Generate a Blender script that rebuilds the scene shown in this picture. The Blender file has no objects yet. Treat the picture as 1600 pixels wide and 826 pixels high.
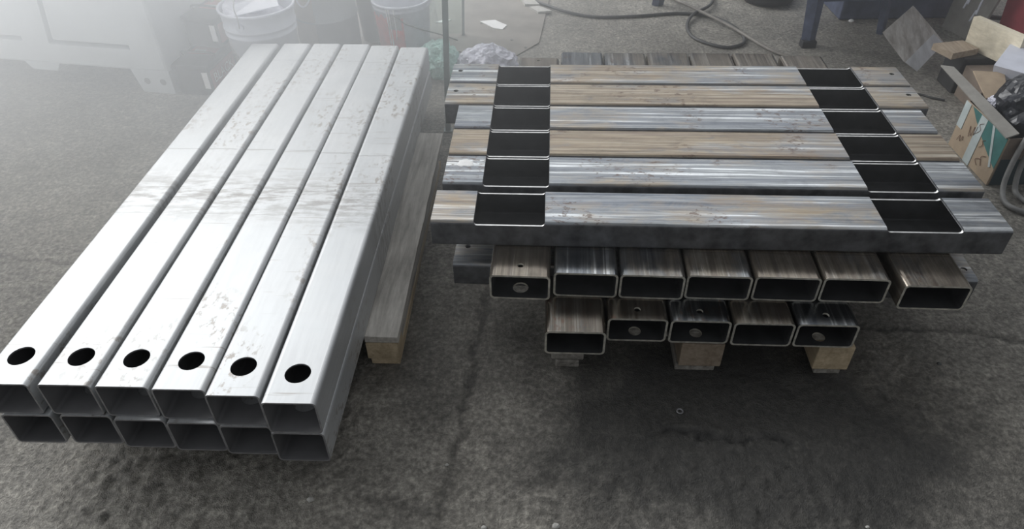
import bpy, bmesh, math, random
import numpy as np
from mathutils import Vector, Matrix, noise
random.seed(7)
C = bpy.context.scene.collection
scene = bpy.context.scene
R = math.radians

# ------------------------------------------------------------------ camera
cam_d = bpy.data.cameras.new('camera'); cam = bpy.data.objects.new('camera', cam_d); C.objects.link(cam)
cam_d.sensor_width = 36; cam_d.lens = 1114.7/1600*36; cam_d.clip_start = .05; cam_d.clip_end = 100
th, ro = R(40.26), R(-1.024)
fwd = Vector((0, math.cos(th), -math.sin(th))); up = Vector((0, math.sin(th), math.cos(th))); ri = Vector((1, 0, 0))
ri2 = math.cos(ro)*ri + math.sin(ro)*up; up2 = -math.sin(ro)*ri + math.cos(ro)*up
M3 = Matrix((ri2, up2, -fwd)).transposed()
cam.matrix_world = Matrix.Translation((0, 0, 1.52)) @ M3.to_4x4()
scene.camera = cam

# ------------------------------------------------------------------ world, light, exposure
world = bpy.data.worlds.new('world'); scene.world = world; world.use_nodes = True
bg = world.node_tree.nodes['Background']; bg.inputs['Color'].default_value = (.93, .96, 1, 1); bg.inputs['Strength'].default_value = .29
def area(name, loc, target, sx, sy, power, color=(1, 1, 1)):
    d = bpy.data.lights.new(name, 'AREA'); d.shape = 'RECTANGLE'; d.size = sx; d.size_y = sy; d.energy = power; d.color = color
    o = bpy.data.objects.new(name, d); C.objects.link(o); o.location = loc
    o.rotation_euler = (Vector(target) - Vector(loc)).to_track_quat('-Z', 'Y').to_euler()
    return o
area('big_window_light', (-4.5, 6.4, 3.9), (-.4, 1.8, 0), 4.6, 4.0, 500, (.985, .995, 1))
area('rear_window_light', (.8, 7.6, 5.2), (.3, 1.4, 0), 8.0, 4.4, 135, (.95, .975, 1))
area('left_fill_light', (-6.2, 2.3, 2.7), (-1.0, 1.8, .3), 3.2, 2.4, 170, (.97, .99, 1))  # unseen added fill, brightens the smoke, bin front and lower-left floor
scene.view_settings.view_transform = 'Standard'; scene.view_settings.look = 'None'
scene.view_settings.exposure = 0; scene.view_settings.gamma = 1; scene.view_settings.use_curve_mapping = False
scene.cycles.max_bounces = 8; scene.cycles.volume_bounces = 3; scene.cycles.volume_step_rate = 2.0
scene.cycles.use_denoising = True

# ------------------------------------------------------------------ node helpers
class NT:
    def __init__(s, name):
        s.m = bpy.data.materials.new(name); s.m.use_nodes = True; s.t = s.m.node_tree; s.n = s.t.nodes; s.l = s.t.links
        s.b = s.n['Principled BSDF']
    def put(s, sock, v):
        if isinstance(v, bpy.types.NodeSocket): s.l.new(v, sock)
        elif isinstance(v, (tuple, list)) and sock.type == 'RGBA' and len(v) == 3: sock.default_value = (*v, 1)
        else: sock.default_value = v
    def bsdf(s, **k):
        for a, v in k.items(): s.put(s.b.inputs[a.replace('_', ' ')], v)
    def coord(s, scale=(1, 1, 1), kind='Object', rnd=0, rot=(0, 0, 0)):
        tc = s.n.new('ShaderNodeTexCoord'); mp = s.n.new('ShaderNodeMapping'); s.l.new(tc.outputs[kind], mp.inputs[0])
        mp.inputs['Scale'].default_value = scale; mp.inputs['Rotation'].default_value = rot
        if rnd:
            oi = s.n.new('ShaderNodeObjectInfo'); mu = s.n.new('ShaderNodeMath'); mu.operation = 'MULTIPLY'; mu.inputs[1].default_value = rnd
            s.l.new(oi.outputs['Random'], mu.inputs[0]); s.l.new(mu.outputs[0], mp.inputs['Location'])
        return mp.outputs[0]
    def noise(s, vec, scale, detail=4, rough=.55, dist=0):
        n = s.n.new('ShaderNodeTexNoise'); s.l.new(vec, n.inputs['Vector'])
        n.inputs['Scale'].default_value = scale; n.inputs['Detail'].default_value = detail; n.inputs['Roughness'].default_value = rough; n.inputs['Distortion'].default_value = dist
        return n.outputs['Fac']
    def ramp(s, f, stops):
        r = s.n.new('ShaderNodeValToRGB'); s.put(r.inputs[0], f); e = r.color_ramp.elements
        while len(e) < len(stops): e.new(.5)
        for x, (p, c) in zip(e, stops):
            x.position = p; x.color = (c, c, c, 1) if not isinstance(c, tuple) else (*c, 1)
        return r.outputs[0]
    def mix(s, f, a, b, mode='MIX'):
        m = s.n.new('ShaderNodeMix'); m.data_type = 'RGBA'; m.blend_type = mode
        s.put(m.inputs[0], f); s.put(m.inputs[6], a); s.put(m.inputs[7], b)
        return m.outputs[2]
    def math(s, op, a, b=0.):
        m = s.n.new('ShaderNodeMath'); m.operation = op; s.put(m.inputs[0], a); s.put(m.inputs[1], b); return m.outputs[0]
    def rnd(s):
        return s.n.new('ShaderNodeObjectInfo').outputs['Random']
    def bump(s, h, strength=.3, dist=.002):
        b = s.n.new('ShaderNodeBump'); s.l.new(h, b.inputs['Height']); b.inputs['Strength'].default_value = strength; b.inputs['Distance'].default_value = dist
        s.l.new(b.outputs[0], s.b.inputs['Normal'])
def plain(name, col, rough=.5, metal=0., var=.12, scale=30, bump=.15, **k):
    t = NT(name); v = t.coord(rnd=5)
    n = t.noise(v, scale, 5); lo = tuple(c*(1-var*2) for c in col); hi = tuple(min(1, c*(1+var)) for c in col)
    t.bsdf(Base_Color=t.ramp(n, [(.3, lo), (.7, hi)]), Roughness=rough, Metallic=metal, **k)
    if bump: t.bump(n, bump)
    return t.m

# pale mill-finished tubes (length runs along local Y)
def mk_pale():
    t = NT('pale_steel'); v = t.coord(rnd=9)
    big = t.noise(v, 5, 3); grain = t.noise(t.coord((14, 1.2, 14), rnd=9), 6, 5)
    c = t.mix(t.ramp(big, [(.35, 0.), (.7, 1.)]), (.47, .485, .495), (.56, .57, .575))
    c = t.mix(t.math('MULTIPLY', t.ramp(grain, [(.35, 1.), (.6, 0.)]), .35), c, (.42, .43, .44))
    # small dark scuffs, clustered
    sc = t.noise(t.coord((1, .6, 1), rnd=9), 55, 4, .65); cl = t.noise(t.coord((2.2, 1.0, 2.2), rnd=23), 1.6, 2)
    f = t.math('MULTIPLY', t.ramp(sc, [(.54, 0.), (.62, 1.)]), t.ramp(cl, [(.50, 0.), (.60, 1.)]))
    # cross scratches
    s2 = t.noise(t.coord((3, 90, 3), rnd=31), 1.3, 3, .6); c2 = t.noise(t.coord((1, 1, 1), rnd=41), 3.0, 2)
    f2 = t.math('MULTIPLY', t.ramp(s2, [(.62, 0.), (.67, .8)]), t.ramp(c2, [(.50, 0.), (.6, 1.)]))
    f = t.math('MAXIMUM', t.math('MULTIPLY', f, .95), f2)
    c = t.mix(f, c, (.30, .28, .26))
    sx = t.n.new('ShaderNodeSeparateXYZ'); t.l.new(t.coord(), sx.inputs[0]); ln = None
    wob = t.math('MULTIPLY', t.math('SUBTRACT', t.noise(t.coord((8, 1, 8), rnd=13), 3, 3), .5), .012)
    for y0, w, a in ((1.755, .0022, .5), (1.03, .003, .6), (.80, .002, .4), (.66, .002, .5)):
        d_ = t.math('ABSOLUTE', t.math('SUBTRACT', t.math('ADD', sx.outputs['Y'], wob), y0))
        m_ = t.math('MULTIPLY', t.math('LESS_THAN', d_, w), a); ln = m_ if ln is None else t.math('MAXIMUM', ln, m_)
    ln = t.math('MULTIPLY', ln, t.ramp(t.noise(t.coord((6, 6, 6), rnd=19), 1.5, 2), [(.40, 0.), (.48, 1.)]))
    # one greasy handling patch round the middle of the bundle
    gp = t.math('SUBTRACT', 1., t.math('MULTIPLY', t.math('ABSOLUTE', t.math('SUBTRACT', sx.outputs['Y'], .76)), 6.0))
    gn = t.noise(t.coord((4, 16, 4), rnd=47), 3.2, 6, .7)
    gp = t.math('MULTIPLY', t.math('MAXIMUM', gp, 0.), t.ramp(gn, [(.45, 0.), (.58, 1.)]))
    c = t.mix(t.math('MULTIPLY', gp, .85), c, (.24, .23, .22)); c = t.mix(ln, c, (.25, .25, .25))
    t.bsdf(Base_Color=c, Metallic=.5, Roughness=t.ramp(big, [(.2, .40), (.8, .52)]))
    t.bump(grain, .08, .001)
    return t.m
# rust-streaked hot rolled steel (length runs along local Y)
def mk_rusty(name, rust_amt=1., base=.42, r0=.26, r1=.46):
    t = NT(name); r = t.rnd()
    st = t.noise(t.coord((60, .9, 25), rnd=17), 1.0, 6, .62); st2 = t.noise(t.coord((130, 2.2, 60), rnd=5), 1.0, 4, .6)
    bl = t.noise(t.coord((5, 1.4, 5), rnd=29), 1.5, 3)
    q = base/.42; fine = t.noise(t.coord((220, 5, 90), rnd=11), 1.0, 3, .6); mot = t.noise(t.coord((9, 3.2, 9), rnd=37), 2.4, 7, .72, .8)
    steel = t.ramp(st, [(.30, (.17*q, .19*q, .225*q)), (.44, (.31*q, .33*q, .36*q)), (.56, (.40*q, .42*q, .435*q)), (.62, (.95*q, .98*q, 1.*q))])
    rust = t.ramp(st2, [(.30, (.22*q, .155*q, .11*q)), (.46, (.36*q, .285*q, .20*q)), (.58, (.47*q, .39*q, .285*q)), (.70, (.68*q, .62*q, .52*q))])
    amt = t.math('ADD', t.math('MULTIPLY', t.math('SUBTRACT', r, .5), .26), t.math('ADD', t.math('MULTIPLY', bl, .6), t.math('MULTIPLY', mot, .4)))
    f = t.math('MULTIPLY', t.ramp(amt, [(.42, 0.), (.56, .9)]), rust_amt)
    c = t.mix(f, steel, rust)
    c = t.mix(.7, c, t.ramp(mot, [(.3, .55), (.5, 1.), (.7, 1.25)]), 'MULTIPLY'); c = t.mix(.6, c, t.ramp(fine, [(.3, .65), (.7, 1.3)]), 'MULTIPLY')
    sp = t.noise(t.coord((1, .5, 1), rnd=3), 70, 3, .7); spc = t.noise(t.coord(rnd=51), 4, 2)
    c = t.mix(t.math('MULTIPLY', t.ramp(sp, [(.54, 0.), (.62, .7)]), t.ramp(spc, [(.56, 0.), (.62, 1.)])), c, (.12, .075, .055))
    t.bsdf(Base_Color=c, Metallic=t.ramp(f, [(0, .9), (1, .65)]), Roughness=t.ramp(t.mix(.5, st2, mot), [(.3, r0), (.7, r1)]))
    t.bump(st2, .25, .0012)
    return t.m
def mk_concrete():
    t = NT('concrete'); v = t.coord()
    a = t.noise(v, 1.1, 5, .6, .4); b = t.noise(v, 9, 6, .65); c_ = t.noise(v, 70, 5, .7); d = t.noise(v, 330, 3, .6)
    col = t.ramp(a, [(.3, (.195, .182, .158)), (.5, (.29, .273, .24)), (.72, (.38, .36, .32))])
    col = t.mix(.6, col, t.ramp(b, [(.3, .55), (.7, 1.35)]), 'MULTIPLY')
    col = t.mix(.55, col, t.ramp(c_, [(.36, .22), (.5, .9), (.64, 1.9)]), 'MULTIPLY')
    e_ = t.noise(v, 28, 5, .75, .5); col = t.mix(.7, col, t.ramp(e_, [(.34, .6), (.5, 1.), (.66, 1.35)]), 'MULTIPLY')
    col = t.mix(t.math('MULTIPLY', t.ramp(d, [(.62, 0.), (.68, 1.)]), .6), col, (.34, .33, .31))
    at = t.n.new('ShaderNodeAttribute'); at.attribute_name = 'crack'
    col = t.mix(at.outputs['Fac'], col, (.018, .017, .016))
    at2 = t.n.new('ShaderNodeAttribute'); at2.attribute_name = 'stain_shade'
    col = t.mix(t.math('MULTIPLY', at2.outputs['Fac'], .85), col, (.022, .022, .022))  # random stains plus front-right shade, both painted into the concrete colour
    t.bsdf(Base_Color=col, Roughness=t.ramp(b, [(.3, .42), (.7, .66)]), Specular_IOR_Level=.5)
    t.bump(t.mix(.32, t.mix(.35, c_, d), e_), 1., .016)
    return t.m
def mk_wood(name, lo, hi, rough=.75, sc=1.):
    t = NT(name); g = t.noise(t.coord((45*sc, 3.5*sc, 45*sc), rnd=7), 1.2, 6, .65, .3); b = t.noise(t.coord(rnd=3), 6, 4, .7)
    c = t.ramp(g, [(.3, lo), (.7, hi)]); c = t.mix(.5, c, t.ramp(b, [(.3, .55), (.7, 1.3)]), 'MULTIPLY')
    t.bsdf(Base_Color=c, Roughness=rough); t.bump(g, .5, .002); return t.m
def mk_film(name, col, alpha, rough=.22):
    t = NT(name); n = t.noise(t.coord(), 14, 5, .6)
    t.bsdf(Base_Color=col, Roughness=rough, Alpha=t.ramp(n, [(.35, alpha-.15), (.65, alpha+.1)])); t.bump(t.noise(t.coord(), 30, 4), .5, .006); return t.m

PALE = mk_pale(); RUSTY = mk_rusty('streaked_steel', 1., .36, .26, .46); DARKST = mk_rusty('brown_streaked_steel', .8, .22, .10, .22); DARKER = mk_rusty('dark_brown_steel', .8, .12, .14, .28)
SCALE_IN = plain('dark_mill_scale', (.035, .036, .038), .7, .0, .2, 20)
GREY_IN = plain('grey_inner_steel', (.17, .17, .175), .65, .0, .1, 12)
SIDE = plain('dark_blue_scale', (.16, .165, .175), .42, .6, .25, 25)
CUT = plain('bright_cut_steel', (.62, .62, .61), .30, .9, .12, 60)
CUTD = plain('dull_cut_steel', (.70, .68, .60), .45, .6, .2, 60)
CUTG = plain('grey_cut_steel', (.30, .30, .31), .5, .5, .15, 40)
CONC = mk_concrete()
OLDW = mk_wood('weathered_wood', (.13, .12, .105), (.44, .415, .37)); BEAMW = mk_wood('lightened_wood', (.30, .28, .25), (.68, .65, .60)); NEWW = mk_wood('fresh_wood', (.38, .29, .18), (.66, .54, .37))  # beam wood lightened in colour to replace light the stack blocks
PALEW = mk_wood('pale_pine', (.56, .50, .38), (.80, .73, .58), .7); MIDW = mk_wood('brown_wood', (.22, .17, .12), (.42, .34, .26))
STONEW = mk_wood('grey_banded_block', (.30, .27, .24), (.72, .71, .68), .85, .35); STONEL = plain('pale_foam_block', (.74, .77, .80), .8, 0, .1, 12)
BIN = plain('grey_bin_plastic', (.62, .65, .67), .5, 0, .05, 6, .05); BLACKP = plain('black_plastic', (.03, .03, .032), .45, 0, .2, 20)
WHITEP = plain('white_bucket_plastic', (.66, .68, .76), .35, 0, .04, 5, .03); REDP = plain('red_label', (.78, .08, .07), .45, 0, .15, 20)
MUTER = plain('dull_red_label', (.34, .12, .11), .6, 0, .1, 20); WHITEL = plain('white_paint_and_glint', (.93, .93, .92), .55, 0, .05, 30)
BEIGE = plain('beige_drum', (.36, .31, .26), .55, 0, .15, 8); GREYD = plain('grey_drum', (.30, .32, .33), .45, .2, .1, 8); DARKB = plain('dark_tub', (.10, .105, .10), .5, 0, .1, 10)
GFILM = mk_film('green_film', (.55, .82, .74), .75); WFILM = mk_film('white_film', (.74, .74, .84), .8); CLEAR = mk_film('clear_wrap', (.70, .76, .76), .20, .25)
CARD = plain('cardboard', (.40, .31, .22), .85, 0, .08, 18, .2); CARDD = plain('dark_cardboard', (.19, .15, .12), .85, 0, .1, 18, .2); CARDG = plain('greyed_cardboard', (.25, .24, .22), .85, 0, .1, 18, .2)
BOARD = plain('dusty_fibreboard', (.27, .25, .225), .8, 0, .12, 9, .2); TEAL = plain('teal_print', (.045, .17, .16), .6, 0, .15, 15); TEALD = plain('dark_teal_card', (.02, .045, .055), .7, 0, .15, 15)
TAPE = plain('pale_tape', (.48, .54, .54), .35, 0, .08, 20); INK = plain('brown_ink', (.12, .05, .03), .7, 0, .05, 20)
NAVY = plain('navy_painted_steel', (.10, .12, .19), .4, .2, .2, 15); RUBBER = plain('black_rubber', (.025, .025, .03), .6, 0, .15, 20)
HOSE = plain('dark_cable_rubber', (.06, .06, .06), .55, 0, .2, 20); HOSEG = plain('grey_hose_rubber', (.24, .24, .235), .5, 0, .15, 20); HOSEB = plain('dusty_hose', (.20, .185, .165), .6, 0, .15, 20)
PAPER = plain('white_card', (.62, .64, .72), .6, 0, .05, 15); BAGB = plain('black_bag_film', (.012, .014, .02), .3, 0, .2, 8, .1); REDC = plain('red_cloth', (.45, .06, .08), .7, 0, .1, 14)
POSTM = plain('grey_green_steel', (.33, .38, .37), .45, .3, .1, 15); WIRE = plain('wire_steel', (.42, .42, .42), .35, .9, .05, 20); STONE = plain('pale_pebble', (.5, .49, .46), .8, 0, .1, 60)

# ------------------------------------------------------------------ mesh helpers
def obj(name, bm, mats, parent=None, loc=None, rot=None):
    me = bpy.data.meshes.new(name); bm.to_mesh(me); bm.free()
    for m in (mats if isinstance(mats, (list, tuple)) else [mats]): me.materials.append(m)
    o = bpy.data.objects.new(name, me); C.objects.link(o)
    if parent: o.parent = parent
    if loc is not None: o.location = loc
    if rot is not None: o.rotation_euler = rot
    return o
def tag(o, label, cat, group=None, kind=None):
    if label: o['label'] = label
    if cat: o['category'] = cat
    if group: o['group'] = group
    if kind: o['kind'] = kind
    return o
def thing(name, label, cat, loc=(0, 0, 0), rz=0, group=None):
    o = bpy.data.objects.new(name, None); C.objects.link(o); o.location = loc; o.rotation_euler = (0, 0, rz); o.empty_display_size = .1
    return tag(o, label, cat, group)
def box(bm, x0, y0, z0, x1, y1, z1, bev=0, mi=0):
    vs = [bm.verts.new(p) for p in ((x0,y0,z0),(x1,y0,z0),(x1,y1,z0),(x0,y1,z0),(x0,y0,z1),(x1,y0,z1),(x1,y1,z1),(x0,y1,z1))]
    fs = [bm.faces.new([vs[i] for i in f]) for f in ((3,2,1,0),(4,5,6,7),(0,1,5,4),(1,2,6,5),(2,3,7,6),(3,0,4,7))]
    for f in fs: f.material_index = mi
    if bev:
        es = {e for f in fs for e in f.edges}
        bmesh.ops.bevel(bm, geom=list(es), offset=bev, segments=2, affect='EDGES', profile=.5)
def bxm(*a, **k):
    bm = bmesh.new(); box(bm, *a, **k); return bm
def lathe(prof, n=48, mi=0, bm=None, cx=0, cy=0):
    bm = bm or bmesh.new(); rings = []
    for r, z in prof:
        rings.append([bm.verts.new((cx + r*math.cos(2*math.pi*i/n), cy + r*math.sin(2*math.pi*i/n), z)) for i in range(n)])
    for a, b in zip(rings, rings[1:]):
        for i in range(n):
            f = bm.faces.new((a[i], a[(i+1) % n], b[(i+1) % n], b[i])); f.smooth = True; f.material_index = mi
    return bm
def sweep(pts, r, n=10, sub=6, bm=None, mi=0, flat=1.):
    bm = bm or bmesh.new(); P = [Vector(p) for p in pts]; Q = []
    for i in range(len(P)-1):
        p0 = P[max(i-1, 0)]; p1 = P[i]; p2 = P[i+1]; p3 = P[min(i+2, len(P)-1)]
        for k in range(sub):
            t = k/sub; Q.append(.5*((2*p1) + (p2-p0)*t + (2*p0-5*p1+4*p2-p3)*t*t + (3*p1-p0-3*p2+p3)*t**3))
    Q.append(P[-1]); rings = []; u = None
    for i, p in enumerate(Q):
        d = (Q[min(i+1, len(Q)-1)] - Q[max(i-1, 0)]).normalized()
        if u is None: u = d.orthogonal().normalized()
        u = (u - d*u.dot(d)).normalized(); w = d.cross(u)
        rr = r(i/(len(Q)-1)) if callable(r) else r
        rings.append([bm.verts.new(p + rr*(math.cos(2*math.pi*k/n)*u + math.sin(2*math.pi*k/n)*w)) for k in range(n)])
    for a, b in zip(rings, rings[1:]):
        for k in range(n):
            f = bm.faces.new((a[k], a[(k+1) % n], b[(k+1) % n], b[k])); f.smooth = True; f.material_index = mi
    for rg, fl in ((rings[0], True), (rings[-1], False)):
        f = bm.faces.new(rg[::-1] if fl else rg); f.material_index = mi
    return bm
def cyl_y(bm, x, z, y0, y1, r, n=24, mi=0):
    a = [bm.verts.new((x + r*math.cos(2*math.pi*i/n), y0, z + r*math.sin(2*math.pi*i/n))) for i in range(n)]
    b = [bm.verts.new((x + r*math.cos(2*math.pi*i/n), y1, z + r*math.sin(2*math.pi*i/n))) for i in range(n)]
    for i in range(n):
        f = bm.faces.new((a[i], a[(i+1) % n], b[(i+1) % n], b[i])); f.smooth = True; f.material_index = mi
    bm.faces.new(a[::-1]).material_index = mi; bm.faces.new(b).material_index = mi
def cyl_z(bm, x, y, z0, z1, r, n=32, mi=0, r1=None):
    r1 = r if r1 is None else r1
    a = [bm.verts.new((x + r*math.cos(2*math.pi*i/n), y + r*math.sin(2*math.pi*i/n), z0)) for i in range(n)]
    b = [bm.verts.new((x + r1*math.cos(2*math.pi*i/n), y + r1*math.sin(2*math.pi*i/n), z1)) for i in range(n)]
    for i in range(n):
        f = bm.faces.new((a[i], a[(i+1) % n], b[(i+1) % n], b[i])); f.material_index = mi
    bm.faces.new(a[::-1]).material_index = mi; bm.faces.new(b).material_index = mi
def prism(pts, vec, bm=None, mi=0):
    bm = bm or bmesh.new(); vec = Vector(vec)
    a = [bm.verts.new(p) for p in pts]; b = [bm.verts.new(Vector(p) + vec) for p in pts]; n = len(pts)
    bm.faces.new(a[::-1]); bm.faces.new(b)
    for i in range(n): bm.faces.new((a[i], a[(i+1) % n], b[(i+1) % n], b[i]))
    bmesh.ops.recalc_face_normals(bm, faces=bm.faces[:])
    for f in bm.faces: f.material_index = mi
    return bm
def rprof(W, H, r, n=6):
    out = []
    for cx, cz, a0 in ((W/2-r, H-r, 0), (-W/2+r, H-r, 90), (-W/2+r, r, 180), (W/2-r, r, 270)):
        for k in range(n+1):
            a = R(a0 + 90*k/n); out.append((cx + r*math.cos(a), cz + r*math.sin(a)))
    return out

# ------------------------------------------------------------------ steel tubes: hollow, length along local +Y, origin on the underside at the near end
# slots: 0 outside, 1 inside, 2 cut ends / cut edges, 3 side wall
def tube(name, W, H, L, r, t, mats, cuts=(), side=True):
    bm = bmesh.new(); po = rprof(W, H, r); pi = [(x, z + t) for x, z in rprof(W-2*t, H-2*t, max(r-t*.8, .002))]
    n = len(po); rings = []
    for pr, y in ((po, 0), (po, L), (pi, L), (pi, 0)):
        rings.append([bm.verts.new((x, y, z)) for x, z in pr])
    for k, mi in ((0, 0), (1, 2), (2, 1), (3, 2)):
        a, b = rings[k], rings[(k+1) % 4]
        for i in range(n):
            f = bm.faces.new((a[i], a[(i+1) % n], b[(i+1) % n], b[i])); f.material_index = mi
    bmesh.ops.recalc_face_normals(bm, faces=bm.faces[:])
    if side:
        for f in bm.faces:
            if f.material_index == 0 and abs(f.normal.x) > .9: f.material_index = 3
    o = obj(name, bm, mats)
    if cuts:
        cb = bmesh.new()
        for c in cuts:
            if c[0] == 'hole': cyl_z(cb, c[1], c[2], H-.03, H+.03, c[3], 40, 2)
            elif c[0] == 'low': cyl_z(cb, c[1], c[2], -.02, .02, c[3], 32, 2)
            elif c[0] == 'notch':
                y0, y1, dep, rr = c[1:]
                pf = [(y0, H+.05), (y0, H-dep+rr)] + [(y0+rr-rr*math.cos(R(a)), H-dep+rr-rr*math.sin(R(a))) for a in (15, 30, 45, 60, 75, 90)]
                pf += [(y1-rr+rr*math.sin(R(a)), H-dep+rr-rr*math.cos(R(a))) for a in (0, 15, 30, 45, 60, 75)] + [(y1, H-dep+rr), (y1, H+.05)]
                prism([(-W/2-.02, y, z) for y, z in pf], (W+.04, 0, 0), cb, 2)
        bmesh.ops.recalc_face_normals(cb, faces=cb.faces[:])
        for f in cb.faces: f.material_index = 2
        co = obj('cutter', cb, mats)
        md = o.modifiers.new('b', 'BOOLEAN'); md.operation = 'DIFFERENCE'; md.solver = 'EXACT'; md.object = co
        try: md.material_mode = 'INDEX'
        except Exception: pass
        dg = bpy.context.evaluated_depsgraph_get(); me = bpy.data.meshes.new_from_object(o.evaluated_get(dg))
        o.modifiers.clear(); old = o.data; o.data = me; bpy.data.meshes.remove(old); me.name = name
        bpy.data.objects.remove(co)
        if any(c[0] == 'notch' for c in cuts):
            for p in me.polygons:
                if p.material_index == 2 and abs(p.normal.y) > .9 and .02 < p.center.y < L-.02: p.material_index = 3
    return o
def clone(o, name=None):
    c = o.copy(); C.objects.link(c); return c

# ------------------------------------------------------------------ FLOOR
def axis(segs):
    out = []
    for a, b, st in segs:
        n = max(1, round((b-a)/st)); out += [a + (b-a)*i/n for i in range(n)]
    return np.array(out + [segs[-1][1]])
def vnoise(x, y, s, seed):
    rs = np.random.RandomState(seed); G = rs.rand(256, 256); u = x*s + 37.3; v = y*s + 91.7
    i = np.floor(u).astype(int); j = np.floor(v).astype(int); fu = u-i; fv = v-j; fu = fu*fu*(3-2*fu); fv = fv*fv*(3-2*fv)
    g = lambda a, b: G[a % 256, b % 256]
    return (g(i, j)*(1-fu) + g(i+1, j)*fu)*(1-fv) + (g(i, j+1)*(1-fu) + g(i+1, j+1)*fu)*fv
def seg_dist(X, Y, pts, wob=.0, seed=0):
    if wob:
        X = X + (vnoise(X, Y, 18, seed)-.5)*wob + (vnoise(X, Y, 55, seed+1)-.5)*wob*.5; Y = Y + (vnoise(X, Y, 18, seed+2)-.5)*wob + (vnoise(X, Y, 55, seed+3)-.5)*wob*.5
    D = np.full(X.shape, 9.)
    for (a, b), (c, d) in zip(pts, pts[1:]):
        dx, dy = c-a, d-b; t = np.clip(((X-a)*dx + (Y-b)*dy)/(dx*dx+dy*dy), 0, 1)
        D = np.minimum(D, np.hypot(X-a-t*dx, Y-b-t*dy))
    return D
def make_floor():
    xs = axis([(-9, -3, .3), (-3, -1.6, .04), (-1.6, 1.6, .0085), (1.6, 3, .04), (3, 9, .3)])
    ys = axis([(-2.5, .6, .2), (.6, 2.0, .0085), (2.0, 4.4, .04), (4.4, 11, .4)])
    X, Y = np.meshgrid(xs, ys)
    near = np.clip((1.75-Y)/.5, 0, 1)
    Z = (vnoise(X, Y, 2.2, 1)-.5)*.004
    rub = np.clip((vnoise(X, Y, 2.6, 11)-.35)*2.5, 0, 1)
    far = np.clip((2.6-Y)/1.2, .25, 1)
    Z += near*((vnoise(X, Y, 9, 2)-.5)*.003 + (vnoise(X, Y, 38, 3)-.5)*.007*rub + (vnoise(X, Y, 70, 4)-.5)*.008*rub + (vnoise(X, Y, 110, 6)-.5)*.0045)
    crack = np.zeros(X.shape)
    def add(pts, w, depth, dark, wob=.03, seed=5):
        nonlocal Z, crack
        d = seg_dist(X, Y, pts, wob, seed); k = np.exp(-(d/w)**2); Z = Z - depth*k; crack = np.maximum(crack, dark*np.exp(-(d/(w*1.1))**2))
    add([(-.05, 2.2), (-.072, 1.657), (-.107, 1.432), (-.128, 1.243), (-.166, 1.005), (-.2, .7)], .011, .006, .55, .03)      # slab joint
    add([(-2.4, 1.98), (-1.738, 1.887), (-1.475, 1.836), (-1.2, 1.80)], .007, .003, .5, .02, 9)
    add([(1.0, 1.478), (1.127, 1.466), (1.307, 1.449), (1.5, 1.415), (1.9, 1.36)], .007, .005, .6, .03, 15)
    add([(.39, 1.118), (.47, 1.10), (.52, 1.10), (.60, 1.098), (.68, 1.09)], .009, .009, .85, .05, 25)
    add([(.0, 1.02), (.1, .98), (.25, .96), (.33, .93)], .01, .003, .35, .06, 35)
    add([(.6, 1.32), (.75, 1.25), (.9, 1.27)], .008, .003, .4, .05, 45)
    add([(-.4, .97), (-.3, .93), (-.18, .90)], .006, .003, .5, .04, 55)
    d = seg_dist(X, Y, [(.38, 1.135), (.5, 1.12), (.62, 1.115)], .06, 65); Z += .007*np.exp(-(d/.016)**2)*vnoise(X, Y, 40, 8)*1.6
    stain_shade = np.clip((vnoise(X, Y, 1.6, 21)*.7 + vnoise(X, Y, 6, 22)*.3 - .45)*4, 0, 1)*.5
    e = ((X-.60-.12*(1.2-Y))/.62)**2 + ((Y-.93)/.62)**2 + (vnoise(X, Y, 3.1, 23)-.5)*1.1 + (vnoise(X, Y, 9, 24)-.5)*.5 + (vnoise(X, Y, 30, 25)-.5)*.25  # painted shade: soft irregular dark ellipse on the front-right floor
    stain_shade = np.maximum(stain_shade*np.clip((2.2-Y)/.8, .2, 1), np.clip((1.35-e)*.85, 0, 1))
    me = bpy.data.meshes.new('floor'); ny, nx = X.shape
    co = np.stack([X, Y, Z], -1).reshape(-1, 3).astype(np.float32)
    idx = np.arange(nx*ny).reshape(ny, nx); q = np.stack([idx[:-1, :-1], idx[:-1, 1:], idx[1:, 1:], idx[1:, :-1]], -1).reshape(-1)
    me.vertices.add(len(co)); me.vertices.foreach_set('co', co.ravel()); nf = len(q)//4
    me.loops.add(len(q)); me.loops.foreach_set('vertex_index', q.astype(np.int32)); me.polygons.add(nf)
    me.polygons.foreach_set('loop_start', np.arange(nf, dtype=np.int32)*4); me.update(calc_edges=True)
    me.polygons.foreach_set('use_smooth', np.ones(nf, bool))
    for nm, arr in (('crack', crack), ('stain_shade', stain_shade)):
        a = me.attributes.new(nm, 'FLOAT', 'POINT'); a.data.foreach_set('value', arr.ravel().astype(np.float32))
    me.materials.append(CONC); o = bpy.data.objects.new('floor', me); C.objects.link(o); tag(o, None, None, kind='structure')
make_floor()

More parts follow.
